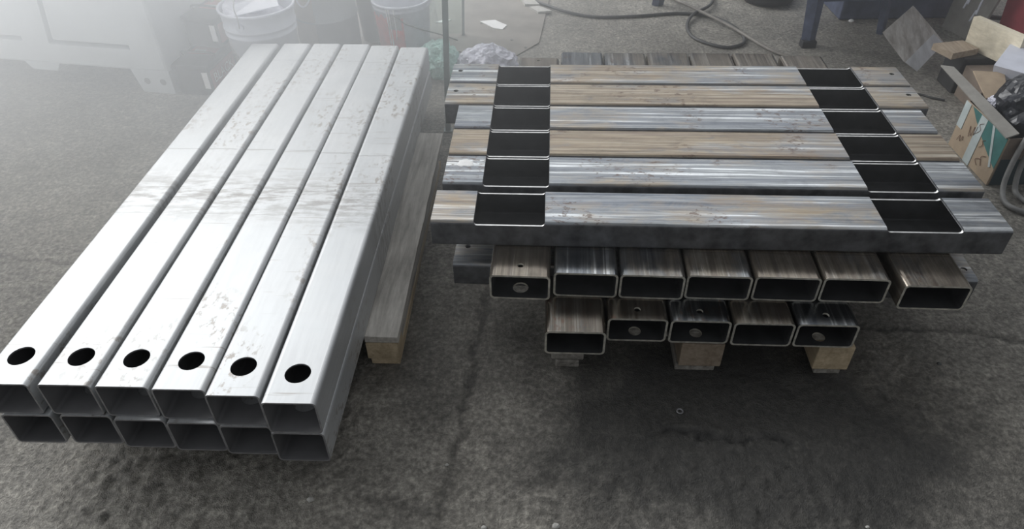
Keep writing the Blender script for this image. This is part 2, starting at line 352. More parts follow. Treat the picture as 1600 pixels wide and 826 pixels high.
# ------------------------------------------------------------------ LEFT STACK (pale tubes with big holes)
LW, LH, LL = .12, .10, 1.93
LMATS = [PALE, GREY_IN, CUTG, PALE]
Lya, Lti = R(-2.495), R(-1.377)
Lframe = Matrix.Translation((-.541, .977, .323)) @ Matrix.Rotation(Lya, 4, 'Z') @ Matrix.Rotation(Lti, 4, 'X')
top_labels = ['pale steel tube, outermost by the open floor in the upper layer of the pale stack',
 'pale steel tube, second from open floor in the upper layer of the pale stack',
 'pale steel tube, third from open floor in the upper layer of the pale stack',
 'pale steel tube, fourth from open floor in the upper layer of the pale stack',
 'pale steel tube, fifth from open floor in the upper layer of the pale stack',
 'pale steel tube in the upper layer of the pale stack, nearest the old timber']
low_labels = [s for s in (
 'pale steel tube, bottom layer of pale stack, outermost by the open floor',
 'pale steel tube, second from open floor in the bottom layer of the pale stack',
 'pale steel tube, third from open floor in the bottom layer of the pale stack',
 'pale steel tube, fourth from open floor in the bottom layer of the pale stack',
 'pale steel tube, fifth from open floor in the bottom layer of the pale stack',
 'pale steel tube in bottom layer of pale stack, sticking out lowest beside the old timber')]
tops = [(-.592, .037), (-.452, .0375), (-.322, .035), (-.1935, .030), (-.069, .015), (.0587, -.003)]
lows = [(-.577, .033), (-.441, .034), (-.312, .025), (-.187, .019), (-.0645, .012), (.059, -.004)]
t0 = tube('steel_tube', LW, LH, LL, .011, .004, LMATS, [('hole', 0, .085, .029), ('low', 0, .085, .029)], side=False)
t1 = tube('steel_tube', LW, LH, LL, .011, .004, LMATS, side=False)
for i, ((x, y), lb) in enumerate(zip(tops, top_labels)):
    o = t0 if i == 0 else clone(t0); o.matrix_world = Lframe @ Matrix.Translation((x, y, -LH-.0003*(i % 2)))
    tag(o, lb, 'steel tube', 'pale tubes in the long stack')
for i, ((x, y), lb) in enumerate(zip(lows, low_labels)):
    o = t1 if i == 0 else clone(t1); o.matrix_world = Lframe @ Matrix.Translation((x, y, -2*LH-.0006))
    tag(o, lb, 'steel tube', 'pale tubes in the long stack')

# pallet under the pale stack: its outer stringer shows beside the tubes
pal = thing('pallet', 'old grey wooden pallet under the pale tube stack, its worn edge beam showing', 'pallet')
def timber(x0, y0, x1, y1, w, z0, z1, seed, rough=.002):
    bm = bmesh.new(); d = Vector((x1-x0, y1-y0, 0)); L = d.length; d.normalize(); s = Vector((d.y, -d.x, 0))*w/2; n = 14; rng = random.Random(seed)
    rings = []
    for i in range(n+1):
        p = Vector((x0, y0, 0)) + d*L*i/n; j = [rng.uniform(-rough, rough) for _ in range(6)]
        rings.append([bm.verts.new((*(p - s*(1+j[0]*6)).xy, z0)), bm.verts.new((*(p + s*(1+j[1]*6)).xy, z0)), bm.verts.new((*(p + s*(1+j[2]*8)).xy, z1+j[3]*.6)), bm.verts.new((*(p - s*(1+j[4]*8)).xy, z1+j[5]*.6))])
    for a, b in zip(rings, rings[1:]):
        for k in range(4): bm.faces.new((a[k], a[(k+1) % 4], b[(k+1) % 4], b[k]))
    bm.faces.new(rings[0][::-1]); bm.faces.new(rings[-1]); bmesh.ops.recalc_face_normals(bm, faces=bm.faces[:]); return bm
def wood_local(name, x0, y0, x1, y1, w, z0, z1, mat, parent, seed, rough=.002):
    # built along local Y so that the grain follows the length
    L = math.hypot(x1-x0, y1-y0); o = obj(name, timber(0, 0, 0, L, w, 0, z1-z0, seed, rough), mat, parent)
    o.location = (x0, y0, z0); o.rotation_euler = (0, 0, -math.atan2(x1-x0, y1-y0)); return o
wood_local('stringer', -.361, 1.43, -.314, 2.35, .078, .03, .088, BEAMW, pal, 1)
wood_local('end_block', -.364, 1.362, -.3615, 1.43, .088, .03, .088, NEWW, pal, 8)['label'] = 'pale cut end block'
wood_local('deck_board', -.362, 1.366, -.308, 2.47, .092, .090, .112, BEAMW, pal, 2, .004)
wood_local('bottom_board', -.362, 1.37, -.312, 2.40, .080, 0.0, .028, NEWW, pal, 3)
bm = prism([(-.30, 2.25, 0), (-.30, 2.40, 0), (-.30, 2.40, .085), (-.30, 2.34, .085)], (.02, 0, 0)); obj('corner_block', bm, BEAMW, pal)
wood_local('stringer', -.80, 1.40, -.77, 2.35, .09, .0, .075, OLDW, pal, 4); wood_local('stringer', -1.16, 1.40, -1.13, 2.35, .09, .0, .075, OLDW, pal, 5)
wood_local('deck_board', -1.2, 1.42, -.425, 1.47, .1, .076, .104, OLDW, pal, 6); wood_local('deck_board', -1.17, 2.20, -.40, 2.25, .1, .0755, .082, OLDW, pal, 7)

# ------------------------------------------------------------------ RIGHT STACK
RO = Vector((.096, 1.452, .382)); Rya = R(-3.329)
RF = Matrix.Translation(RO) @ Matrix.Rotation(Rya, 4, 'Z')
H8, W16 = .082, .160
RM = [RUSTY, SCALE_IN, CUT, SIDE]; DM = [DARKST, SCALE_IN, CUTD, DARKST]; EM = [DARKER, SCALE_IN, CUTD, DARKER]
# top layer: tubes lying across the picture; their local Y runs along the frame's -X
Lx0, Lx1 = -.306, 1.206
def across(o, x_right, yc, z, rz=0):
    o.matrix_world = RF @ Matrix.Translation((x_right, yc, z)) @ Matrix.Rotation(R(90)+rz, 4, 'Z')
def top_tube(x0, x1, holes):
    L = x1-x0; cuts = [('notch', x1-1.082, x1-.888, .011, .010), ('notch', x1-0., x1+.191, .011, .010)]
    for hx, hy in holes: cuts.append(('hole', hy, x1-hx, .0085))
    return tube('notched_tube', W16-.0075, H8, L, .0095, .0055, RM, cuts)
tb = [1.036, .877, .716, .556, .396, .212]
proto_long = top_tube(-.357, 1.241, [(-.327, .013), (1.208, .013)])
proto_short = top_tube(Lx0, Lx1, [])
tl = ['notched rust-streaked steel tube with small end holes, rearmost of the top layer',
 'notched tan steel tube, small end holes, second from rear in top layer',
 'notched streaked steel tube, third from the rear, first of the shorter ones',
 'notched steel tube with brown rust spots, fourth from the rear in the top layer',
 'notched steel tube with a painted-on white glint on its end, fifth in the top layer',
 'notched steel tube at the front edge of the top layer, dark side wall showing']
for i, yb in enumerate(tb):
    if i < 2: o = proto_long if i == 0 else clone(proto_long); x1 = 1.241
    else: o = proto_short if i == 2 else clone(proto_short); x1 = Lx1
    if i == 5: x1 = 1.196
    across(o, x1, yb-W16/2+.002, -H8, R(.0))
    tag(o, tl[i], 'steel tube', 'notched tubes across the top')
# bright glint on the steel, painted as a flat white patch
bm = bmesh.new(); rng = random.Random(4); ring = []
for k in range(26):
    a = 2*math.pi*k/26; rr = 1 + rng.uniform(-.22, .22); ring.append(bm.verts.new((.026*rr*math.cos(a), .0185*rr*math.sin(a), 0)))
top = [bm.verts.new((v.co.x*.8, v.co.y*.8, .0008)) for v in ring]
for k in range(26): bm.faces.new((ring[k], ring[(k+1) % 26], top[(k+1) % 26], top[k]))
bm.faces.new(top); o = obj('painted_glint', bm, WHITEL); o.matrix_world = RF @ Matrix.Translation((-.249, .348, .0002))
o['label'] = 'bright white glint painted on the end of a notched tube'; o['category'] = 'painted glint'

# second layer: tubes pointing at the camera
def along(o, xc, y, z, rz=0):
    o.matrix_world = RF @ Matrix.Translation((xc, y, z)) @ Matrix.Rotation(rz, 4, 'Z')
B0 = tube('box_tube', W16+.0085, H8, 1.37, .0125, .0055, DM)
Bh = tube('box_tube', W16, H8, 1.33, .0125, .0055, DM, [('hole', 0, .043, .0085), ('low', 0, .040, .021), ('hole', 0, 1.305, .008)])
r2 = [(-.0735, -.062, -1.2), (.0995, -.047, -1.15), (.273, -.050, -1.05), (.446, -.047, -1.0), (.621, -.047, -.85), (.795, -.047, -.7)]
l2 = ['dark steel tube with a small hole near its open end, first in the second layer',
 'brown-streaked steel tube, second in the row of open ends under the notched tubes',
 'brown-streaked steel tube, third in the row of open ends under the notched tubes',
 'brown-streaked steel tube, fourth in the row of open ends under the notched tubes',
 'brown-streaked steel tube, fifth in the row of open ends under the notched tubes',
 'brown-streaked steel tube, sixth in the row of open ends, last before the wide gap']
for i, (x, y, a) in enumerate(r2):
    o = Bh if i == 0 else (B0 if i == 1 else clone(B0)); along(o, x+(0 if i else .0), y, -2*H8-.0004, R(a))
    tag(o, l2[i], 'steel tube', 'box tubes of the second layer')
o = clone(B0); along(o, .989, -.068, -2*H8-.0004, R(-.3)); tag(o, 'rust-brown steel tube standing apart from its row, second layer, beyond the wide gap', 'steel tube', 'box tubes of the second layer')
# long tube across in the third layer, both ends show
LT = tube('drilled_tube', W16, H8, 1.44, .0125, .0055, [RUSTY, SCALE_IN, CUTG, SIDE], [('hole', 0, 1.44-.035, .0085), ('hole', -.034, .021, .0085)])
across(LT, 1.172, .132, -3*H8-.0008, R(-1.1)); tag(LT, 'long drilled steel tube crossing under second layer, a holed end poking out each side', 'steel tube')
LT2 = tube('cross_tube', W16, H8, 1.1, .0125, .0055, [DARKST, SCALE_IN, CUTG, SIDE])
across(LT2, 1.05, 1.15, -3*H8-.0008); tag(LT2, 'plain steel tube crossing under the rear of the second layer, mostly hidden', 'steel tube')
# third layer: short offcuts
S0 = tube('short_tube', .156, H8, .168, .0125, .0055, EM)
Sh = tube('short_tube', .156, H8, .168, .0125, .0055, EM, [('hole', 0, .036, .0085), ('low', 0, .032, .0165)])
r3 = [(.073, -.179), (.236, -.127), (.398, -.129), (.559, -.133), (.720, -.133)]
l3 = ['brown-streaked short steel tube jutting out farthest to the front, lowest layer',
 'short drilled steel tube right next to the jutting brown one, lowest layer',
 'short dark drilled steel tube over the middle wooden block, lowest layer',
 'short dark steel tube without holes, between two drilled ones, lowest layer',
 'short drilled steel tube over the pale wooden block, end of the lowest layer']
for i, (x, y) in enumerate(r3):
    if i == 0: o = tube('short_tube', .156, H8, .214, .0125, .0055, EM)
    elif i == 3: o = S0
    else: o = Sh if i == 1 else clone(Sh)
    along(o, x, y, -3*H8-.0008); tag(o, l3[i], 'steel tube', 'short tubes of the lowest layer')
# pallet under it
pr = thing('pallet', 'low wooden pallet carrying the notched tube stack, pale block ends showing at the front', 'pallet')
pr.matrix_world = Matrix.Translation((RO.x, RO.y, 0)) @ Matrix.Rotation(Rya, 4, 'Z'); zt = .1345
def pb(name, x0, y0, z0, x1, y1, z1, m, lab=None):
    o = obj(name, bxm(x0, y0, z0, x1, y1, z1, bev=.003), m, pr)
    if lab: o['label'] = lab
    return o
for x, m, lab in ((.28, OLDW, None), (.365, MIDW, 'dirty brown wooden block'), (.728, NEWW, 'clean pale wooden block')):
    w = .115 if m is MIDW else .095
    if m is OLDW: x = .015; w = .09
    pb('block', x, -.112 if m is not OLDW else -.10, .026 if m is not OLDW else .026, x+w, .02, .1135, m, lab)
    pb('bottom_board', x-(.006 if m is MIDW else -.012), -.104, .0, x+w-.012, 1.12, .025, OLDW)
    for y in (.45, 1.0): pb('block', x, y, .026, x+w, y+.13, .1135, OLDW)
for y in (-.088, .05, .45, 1.02): pb('deck_board', .0, y, .114, .797, y+.09, zt, OLDW)

# ------------------------------------------------------------------ BACKGROUND, LEFT: bin, batteries, buckets
# bulk bin
binr = thing('bulk_bin', 'large pale grey plastic bulk container with moulded feet, in the haze', 'container', (-1.55, 3.065, 0), R(-11.5))
# local x axis runs along the front face from its right corner (x=0) to negative x
bm = bmesh.new(); box(bm, -1.6, 0, .105, 0, 1.0, .78, bev=.012)
body = obj('body', bm, BIN, binr)
cb = bmesh.new()
def groove(p, q, w):
    d = Vector((q[0]-p[0], 0, q[1]-p[1])).normalized(); s = Vector((-d.z, 0, d.x))*w/2
    P = [Vector((p[0], -.02, p[1])) + s, Vector((p[0], -.02, p[1])) - s, Vector((q[0], -.02, q[1])) - s, Vector((q[0], -.02, q[1])) + s]
    prism(P, (0, .065, 0), cb)
groove((-.155, .216), (-.560, .216), .024); groove((-.556, .204), (-.512, .44), .026); groove((-.512, .43), (-.50, .75), .026); groove((-.702, .222), (-1.15, .222), .022)
groove((-1.15, .21), (-1.15, .75), .024)
co = obj('cutter', cb, BIN, binr); md = body.modifiers.new('b', 'BOOLEAN'); md.operation = 'DIFFERENCE'; md.solver = 'EXACT'; md.use_self = True; md.object = co
dg = bpy.context.evaluated_depsgraph_get(); me = bpy.data.meshes.new_from_object(body.evaluated_get(dg)); body.modifiers.clear(); body.data = me; bpy.data.objects.remove(co)
for x0, x1 in ((-.162, 0), (-.715, -.58), (-1.6, -1.45)):
    for y0 in (0, .85):
        fb = bmesh.new(); zb = 0 if x0 != -.715 else .072
        prism([(x0-.03, y0, .11), (x1 if x1 == 0 else x1+.02, y0, .11), (x1 if x1 == 0 else x1-.005, y0, zb), (x0, y0, zb)], (0, .14, 0), fb)
        f_ = obj('foot', fb, BIN, binr)
        if x1 == 0 and y0 == 0:
            for hx in (-.045, -.125):
                hb = bmesh.new(); cyl_y(hb, hx, .056, -.0015, .004, .015, 24); obj('hole_disc', hb, plain('hole_disc_grey', (.2, .21, .21), .6, 0, .05, 10), f_)  # grey discs painted in for the shade of open foot holes
# batteries / cartons pile
def battery(loc, rz, w, d, h, label, red, txt=True, tilt=0):
    b = thing('car_battery', label, 'battery', loc, rz); b.rotation_euler.x = tilt
    obj('case', bxm(0, 0, 0, w, d, h*.80, bev=.006), BLACKP, b)
    bm = bxm(-.004, -.004, h*.80, w+.004, d+.004, h*.93, bev=.004); lid = obj('lid', bm, BLACKP, b)
    obj('handle', sweep([(.01, d*.35, h*.93), (.012, d*.35, h*1.06), (w-.012, d*.35, h*1.06), (w-.01, d*.35, h*.93)], .005, 8, 4), BLACKP, lid)
    for x in (.035, w-.035):
        tb_ = bmesh.new(); cyl_z(tb_, x, d*.8, h*.93, h*1.02, .011, 16); obj('terminal', tb_, CUTG, lid)
    obj('lid_label', bxm(.02, d*.45, h*.93, w-.02, d*.95, h*.935), MUTER, b)['label'] = 'faded red label on the lid'
    obj('lid_sticker', bxm(.035, d*.5, h*.935, w*.55, d*.62, h*.94), TAPE, b)
    obj('side_label', bxm(w-.001, .02, .02, w+.0012, d-.02, h*.7), MUTER if red else BLACKP, b)
    obj('front_sticker', bxm(w*.82, -.0015, h*.22, w*.98, .001, h*.72), WHITEL, b)
    if txt:
        cu = bpy.data.curves.new('t', 'FONT'); cu.body = 'BLACK'; cu.size = .062; cu.extrude = .0006; cu.align_x = 'CENTER'
        to = bpy.data.objects.new('t', cu); C.objects.link(to); dg = bpy.context.evaluated_depsgraph_get(); me = bpy.data.meshes.new_from_object(to.evaluated_get(dg)); bpy.data.objects.remove(to)
        me.materials.clear(); me.materials.append(WHITEL); x = bpy.data.objects.new('lettering', me); C.objects.link(x); x.parent = b
        x.matrix_local = Matrix.Translation((w+.002, d/2, .045)) @ Matrix.Rotation(R(90), 4, 'Z') @ Matrix.Rotation(R(90), 4, 'X')
    return b
battery((-1.528, 3.068, 0), R(-9), .165, .27, .155, 'black car battery with faded red labels, nearest the pale tubes, beside the white bucket', True)
battery((-1.462, 3.365, 0), R(-9), .17, .26, .165, 'black car battery behind the labelled one, next to the bulk container', False, False)
battery((-1.485, 3.22, .168), R(-16), .165, .24, .15, 'black car battery lying on top of the rear one, topmost of the three', True, False)

def bucket(name, label, cat, loc, r0, r1, h, mat, rim=True, inner=True, rings=(.78, .70)):
    b = thing(name, label, cat, loc); t = .004
    prof = [(0.001, 0), (r0-.006, 0), (r0, .006)]
    f = lambda z: r0 + (r1-r0)*z/h
    for z in rings:
        prof += [(f(z*h-.006), z*h-.006), (f(z*h)+.005, z*h-.003), (f(z*h)+.005, z*h+.003), (f(z*h+.006), z*h+.006)] if z == min(rings) else []
    for z in sorted(rings):
        if z != min(rings): prof += [(f(z*h-.006), z*h-.006), (f(z*h)+.005, z*h-.003), (f(z*h)+.005, z*h+.003), (f(z*h+.006), z*h+.006)]
    prof += [(r1, h-.012), (r1+.007, h-.010), (r1+.007, h), (r1-.002, h)]
    prof += [(r1-t, h-.004), (r0-t, .008), (.001, .008)]
    obj('body', lathe(prof, 56), mat, b); return b
wb = bucket('plastic_bucket', 'white plastic bucket with wire bail and rumpled liner, behind the pale tube ends', 'bucket', (-1.125, 3.20, 0), .135, .163, .365, WHITEP)
for sgn in (1,):
    lb_ = bmesh.new(); a = R(-103)
    px_, py_ = .163*math.cos(a), .163*math.sin(a)
    cyl = bmesh.new(); cyl_y(cyl, 0, 0, -.012, .008, .016, 20); lug = obj('bail_lug', cyl, WHITEP, wb); lug.location = (px_, py_, .318)
    obj('bail', sweep([(px_, py_-.012, .318), (px_+.004, py_-.014, .36), (px_+.002, py_+.0, .43), (.0, .02, .50), (.01, .11, .46), (.01, .168, .36)], .0025, 8, 6), WIRE, wb)
# liner: rumpled sheet rising from the bucket
bm = bmesh.new(); N = 30; g = []
for i in range(N):
    row = []
    for j in range(N):
        u, v = i/(N-1)*2-1, j/(N-1)*2-1; x, y = u*.145*math.sqrt(1-v*v/2), v*.145*math.sqrt(1-u*u/2)
        z = .335 + .055*u*(-1) + .05*max(0, v) + .025*noise.noise(Vector((u*2.2, v*2.2, 3))) - .02*(u*u+v*v); row.append(bm.verts.new((x, y, z)))
    g.append(row)
for i in range(N-1):
    for j in range(N-1): f = bm.faces.new((g[i][j], g[i+1][j], g[i+1][j+1], g[i][j+1])); f.smooth = True
obj('liner', bm, WFILM, wb)
ov = prism([(-.14, -.05, .345), (-.085, -.135, .352), (.12, -.06, .372), (.06, .10, .40)], (0, 0, .003)); obj('broken_lid', ov, WHITEP, wb)
# scribbled print on bucket side
pm = plain('grey_print', (.22, .2, .2), .6, 0, .1, 30)
def on_cone(a, z, off=.002): rr = .135 + .028*z/.365 + off; return (rr*math.cos(a), rr*math.sin(a), z)
for k in range(4):
    a0 = R(205 + k*7); obj('print_mark', sweep([on_cone(a0, .22-k*.012), on_cone(a0+.07, .19-k*.01), on_cone(a0+.02, .16), on_cone(a0+.11, .13-k*.012)], .0022, 6, 5), pm, wb)

bd = bucket('metal_drum', 'grey drum with a beige taped side and a rope ring, beside the white bucket', 'drum', (-.90, 3.52, 0), .150, .150, .40, GREYD, rings=(.5,))
bm = bmesh.new(); n = 14
a0, a1 = R(185), R(262); gr = []
for k in range(n+1):
    a = a0 + (a1-a0)*k/n; gr.append([bm.verts.new((.1525*math.cos(a), .1525*math.sin(a), z)) for z in (.02, .19)] + [bm.verts.new((.1545*math.cos(a), .1545*math.sin(a), .39))])
for p, q_ in zip(gr, gr[1:]):
    for j in range(2): bm.faces.new((p[j], q_[j], q_[j+1], p[j+1]))
obj('beige_band', bm, BEIGE, bd)
obj('rope_ring', sweep([(.158*math.cos(R(a)), .158*math.sin(R(a)), .33-.05*math.sin((a-225)/38*math.pi)) for a in range(228, 264, 5)], .004, 8, 3), WHITEP, bd)
bucket('dark_tub', 'dark tapered tub squeezed between the grey drum and the red paint bucket', 'tub', (-.700, 3.665, 0), .062, .085, .40, DARKB, rings=(.85,))
rb = bucket('paint_bucket', 'red and white paint bucket with white drips, wrapped in clear film', 'bucket', (-.515, 3.47, 0), .120, .138, .285, WHITEP, rings=(.9,))
def patch(a0, a1, z0, z1, r0, r1, h, off, n=16, m=6, edge=.0, seed=1):
    bm = bmesh.new(); rng = random.Random(seed); gr = []
    for k in range(n+1):
        a = a0 + (a1-a0)*k/n; lo, hi = z0 + rng.uniform(-edge, edge), z1 + rng.uniform(-edge, edge)
        gr.append([bm.verts.new(((r0+(r1-r0)*z/h+off)*math.cos(a), (r0+(r1-r0)*z/h+off)*math.sin(a), z)) for z in [lo+(hi-lo)*j/m for j in range(m+1)]])
    for p, q_ in zip(gr, gr[1:]):
        for j in range(m): f = bm.faces.new((p[j], q_[j], q_[j+1], p[j+1])); f.smooth = True
    return bm
obj('red_label', patch(R(188), R(278), .01, .235, .120, .138, .285, .0015, edge=.012), REDP, rb)['label'] = 'red painted side of the bucket'
obj('printed_label', patch(R(248), R(274), .175, .25, .120, .138, .285, .003, edge=.004), plain('grey_label', (.35, .33, .34), .6), rb)
for a, z in ((252, .02), (247, .1), (262, .13)):
    obj('paint_drip', sweep([((.1225+.018*zz/.285+.004)*math.cos(R(a+.6*math.sin(zz*40))), (.1225+.018*zz/.285+.004)*math.sin(R(a+.6*math.sin(zz*40))), zz) for zz in (z, z+.05, .17, .24, .275)], .0028, 6, 4), WHITEL, rb)
obj('bail', sweep([(-.02, -.146, .25), (.03, -.155, .215), (.10, -.15, .185), (.19, -.13, .15), (.27, -.12, .115)], .0032, 8, 6), DARKB, rb)
# clear film hood over the paint bucket and past it
bm = lathe([(.165, .0), (.152, .05), (.158, .15), (.150, .25), (.165, .34), (.16, .42)], 60)
for v in bm.verts:
    nz = noise.noise(v.co*14)*.012; d = Vector((v.co.x, v.co.y, 0)).normalized(); v.co += d*nz
wr = obj('film_wrap', bm, CLEAR); wr.location = (-.505, 3.475, 0); tag(wr, 'clear crinkled plastic film hanging round the red paint bucket', 'plastic film')

# plastic bags
def lump(name, label, cat, loc, sx, sy, sz, mat, seed, rz=0, amp=.22, fr=2.2, cut=-.35, sub=5):
    bm = bmesh.new(); bmesh.ops.create_icosphere(bm, subdivisions=sub, radius=1)
    for v in bm.verts:
        p = v.co*fr + Vector((seed*7.1, seed*3.3, seed)); r_ = 1 + amp*(1-2*abs(noise.noise(p))) - amp*.5 + amp*.45*(1-2*abs(noise.noise(p*2.3))) + amp*.2*noise.noise(p*6)
        v.co = v.co*r_; v.co.z = max(v.co.z, cut)
        v.co = Vector((v.co.x*sx, v.co.y*sy, (v.co.z-cut)*sz))
    o = obj(name, bm, mat, loc=loc, rot=(0, 0, rz)); return tag(o, label, cat)
lump('plastic_bag', 'crumpled pale green plastic bag lying between the two tube stacks', 'plastic bag', (-.335, 3.27, 0), .095, .10, .10, GFILM, 3)
lump('plastic_bag', 'crumpled white plastic bag next to the green one behind the notched tubes', 'plastic bag', (-.095, 3.21, 0), .14, .12, .10, WFILM, 8, R(-15), .16, 1.9)

# upright rack of thin posts with a cross rail
rk = thing('upright_rack', 'slim grey-green steel post frame standing between the two tube stacks', 'frame', (-.26, 2.68, 0))
for nm, x, y, w in (('post', 0, 0, .011), ('post', -.165, .975, .006), ('post', .023, 1.0, .0065)):
    obj(nm, prism([(x-w, y-w, 0), (x+w, y-w, 0), (x+w, y+w, 0), (x-w, y+w, 0)], (.06, 0, 1.25)), POSTM, rk)
    obj('foot_plate', bxm(x-w*1.6, y-w*1.6, 0, x+w*1.6, y+w*1.6, .006), POSTM, rk)
obj('rail', sweep([(-.105, .975, 1.25), (.06, 0, 1.25)], .009, 8, 1), POSTM, rk); obj('rail', sweep([(.083, 1.0, 1.25), (.06, 0, 1.25)], .009, 8, 1), POSTM, rk)
# thin clear pane set between the rear posts
t = NT('green_glass'); t.bsdf(Base_Color=(.82, .92, .88), Roughness=.05, Transmission_Weight=1., IOR=1.05); GL = t.m
obj('glass_pane', prism([(-.158, .985, .02), (.016, .985, .02), (.016, .991, .02), (-.158, .991, .02)], (.058, 0, 1.2)), GL, rk)['label'] = 'clear greenish pane between thin posts'

# flat board and shards on the floor
def flat(name, pts, th_, mat, label, cat, z=0.):
    o = obj(name, prism([(x, y, z) for x, y in pts], (0, 0, th_)), mat); return tag(o, label, cat)
flat('fibreboard_sheet', [(-.49, 3.74), (-.30, 3.50), (-.014, 3.339), (.16, 3.564), (.245, 4.181), (.30, 4.6), (-.20, 4.62), (-.37, 4.2)], .006, BOARD, 'large dusty brown board lying flat on the floor behind the tubes', 'board')
sh = [[(-.152, 3.852), (-.07, 3.868), (-.005, 3.79), (-.028, 3.735), (-.075, 3.752)], [(-.40, 3.85), (-.34, 3.89), (-.31, 3.88), (-.36, 3.842)]]
flat('white_shard', sh[0], .005, WHITEL, 'white pointed shard lying on the brown board, largest of the shards', 'shard', .0062)
flat('white_shard', sh[1], .005, WHITEL, 'small white shard beside the thin post, near the paint bucket', 'shard', .0062)
flat('white_shard', [(.083, 4.158), (.15, 4.15), (.185, 4.063), (.10, 4.07)], .014, STONE, 'pale square chip at the far edge of the brown board', 'shard', .0062)
flat('white_shard', [(.125, 4.035), (.18, 4.045), (.250, 3.965), (.17, 3.955)], .012, STONE, 'pale oblong chip just in front of the square chip', 'shard', .0062)
for i, (x, y) in enumerate([(-.154+.01, 3.74+.09), (.02, 3.60), (.09, 3.50)]):
    cb_ = bmesh.new(); cyl_z(cb_, x, y, .006, .0075, .008, 10); o = obj('board_knot', cb_, DARKB)
    tag(o, ['small dark spot near the white pointed shard', 'small dark spot at the middle of the brown board', 'small dark spot by the front corner of the brown board'][i], 'debris')

# cables
zc = .008
o = obj('cable', sweep([(.12, 4.5, .0155), (.14, 4.186, .0155), (.279, 4.0, .0155), (.40, 3.925, zc), (.52, 3.885, zc), (.734, 3.893, zc), (.952, 3.92, zc), (1.118, 3.866, zc), (1.20, 3.74, zc), (1.226, 3.60, zc), (1.20, 3.50, zc),
    (1.11, 3.455, zc), (1.02, 3.51, zc), (.962, 3.60, zc), (.962, 3.74, zc), (1.02, 3.87, zc+.012), (1.14, 4.0, zc+.012), (1.2, 4.2, zc), (1.2, 4.6, zc)], .0085, 10, 8), HOSE)
tag(o, 'dark rubber cable with a round loop, trailing across the floor at the back', 'cable')
o = obj('hose', sweep([(.88, 4.4, .02), (.957, 4.146, .014), (1.042, 3.926, .03), (1.179, 3.685, .024), (1.308, 3.419, .012), (1.40, 3.315, .01), (1.455, 3.275, .01)], .0085, 10, 8), HOSEB)
tag(o, 'stiff dusty beige hose crossing over the looped cable', 'hose')
o = obj('cord', sweep([(1.35, 3.10, .005), (1.60, 3.04, .006), (1.831, 2.928, .006), (1.88, 2.89, .006), (1.93, 2.86, .006)], .005, 8, 6), HOSE)
tag(o, 'thin dark cord running from the notched tubes toward the carton', 'cord')

# ------------------------------------------------------------------ BACKGROUND, RIGHT
wbn = thing('steel_trestle', 'navy blue steel stand on splayed angle legs at the back', 'stand', (1.52, 3.47, 0))
def angle_leg(p0, p1, w, name='leg'):
    p0, p1 = Vector(p0), Vector(p1); bm = bmesh.new(); d = p1-p0
    prism([p0 + Vector(a) for a in ((-w*.55, 0, 0), (0, -w*.35, 0), (w*.55, 0, 0), (w*.45, .012, 0), (0, -w*.35+.014, 0), (-w*.45, .012, 0))], d, bm)
    for v in bm.verts:
        if abs(v.co.z-p1.z) < 1e-4:
            c = p1; v.co = c + (v.co-c)*1.7
    return obj(name, bm, NAVY, wbn)
angle_leg((0, 0, 0), (.0, .10, .62), .062); angle_leg((.43, .14, 0), (.385, .20, .62), .04); angle_leg((.62, .62, 0), (.6, .5, .62), .05)
angle_leg((-.66, .60, 0), (-.62, .5, .62), .06)
obj('foot_cap', bxm(-.036, -.028, 0, .036, .022, .035, bev=.004), RUBBER, wbn)
obj('cross_bar', bxm(.02, .08, .195, .41, .11, .225, bev=.003), NAVY, wbn)
obj('shelf_panel', bxm(.05, .09, .215, .45, .45, .222, bev=.002), NAVY, wbn)
obj('top', bxm(-.7, 0, .62, .75, .75, .65, bev=.004), NAVY, wbn)
# wheel seen at the top edge
wh = thing('rubber_wheel', 'dark rubber wheel lying on the floor behind the navy stand leg', 'wheel', (1.50, 4.13, 0))
obj('tyre', lathe([(.075, .0), (.13, .0), (.15, .02), (.15, .055), (.13, .075), (.075, .075), (.07, .06), (.07, .015), (.075, 0)], 40), RUBBER, wh); obj('hub', lathe([(.001, .02), (.07, .02), (.07, .055), (.001, .055)], 30), NAVY, wh)
bm = bmesh.new(); box(bm, 1.80, 3.80, 0, 2.45, 4.5, .42, bev=.01); o = obj('tool_chest', bm, NAVY); tag(o, 'dark navy steel chest in the shade behind the grey banded block', 'chest')
for x, y, s_, lb in ((1.862, 3.80-.02, .014, 'white pebble on the floor between the navy legs'), (1.80, 3.03, .008, 'tiny white pebble in front of the grey banded block'), (.0, .0, 0, '')):
    if s_: lump('pebble', lb, 'pebble', (x, y, 0), s_, s_*.8, s_*.7, WHITEL, 5, sub=2)
# grey banded block, leaning prism
bm = prism([(1.937, 3.146, 0), (1.823, 3.094, .08), (1.706, 3.155, .20)], (.29, .33, 0))
for f in bm.faces:
    if f.normal.z < .62: f.material_index = 1
bmesh.ops.bevel(bm, geom=bm.edges[:], offset=.006, segments=1, affect='EDGES'); o = obj('banded_block', bm, [STONEW, STONEL]); tag(o, 'grey block with brown bands on its slanting face, lying on the floor', 'block')
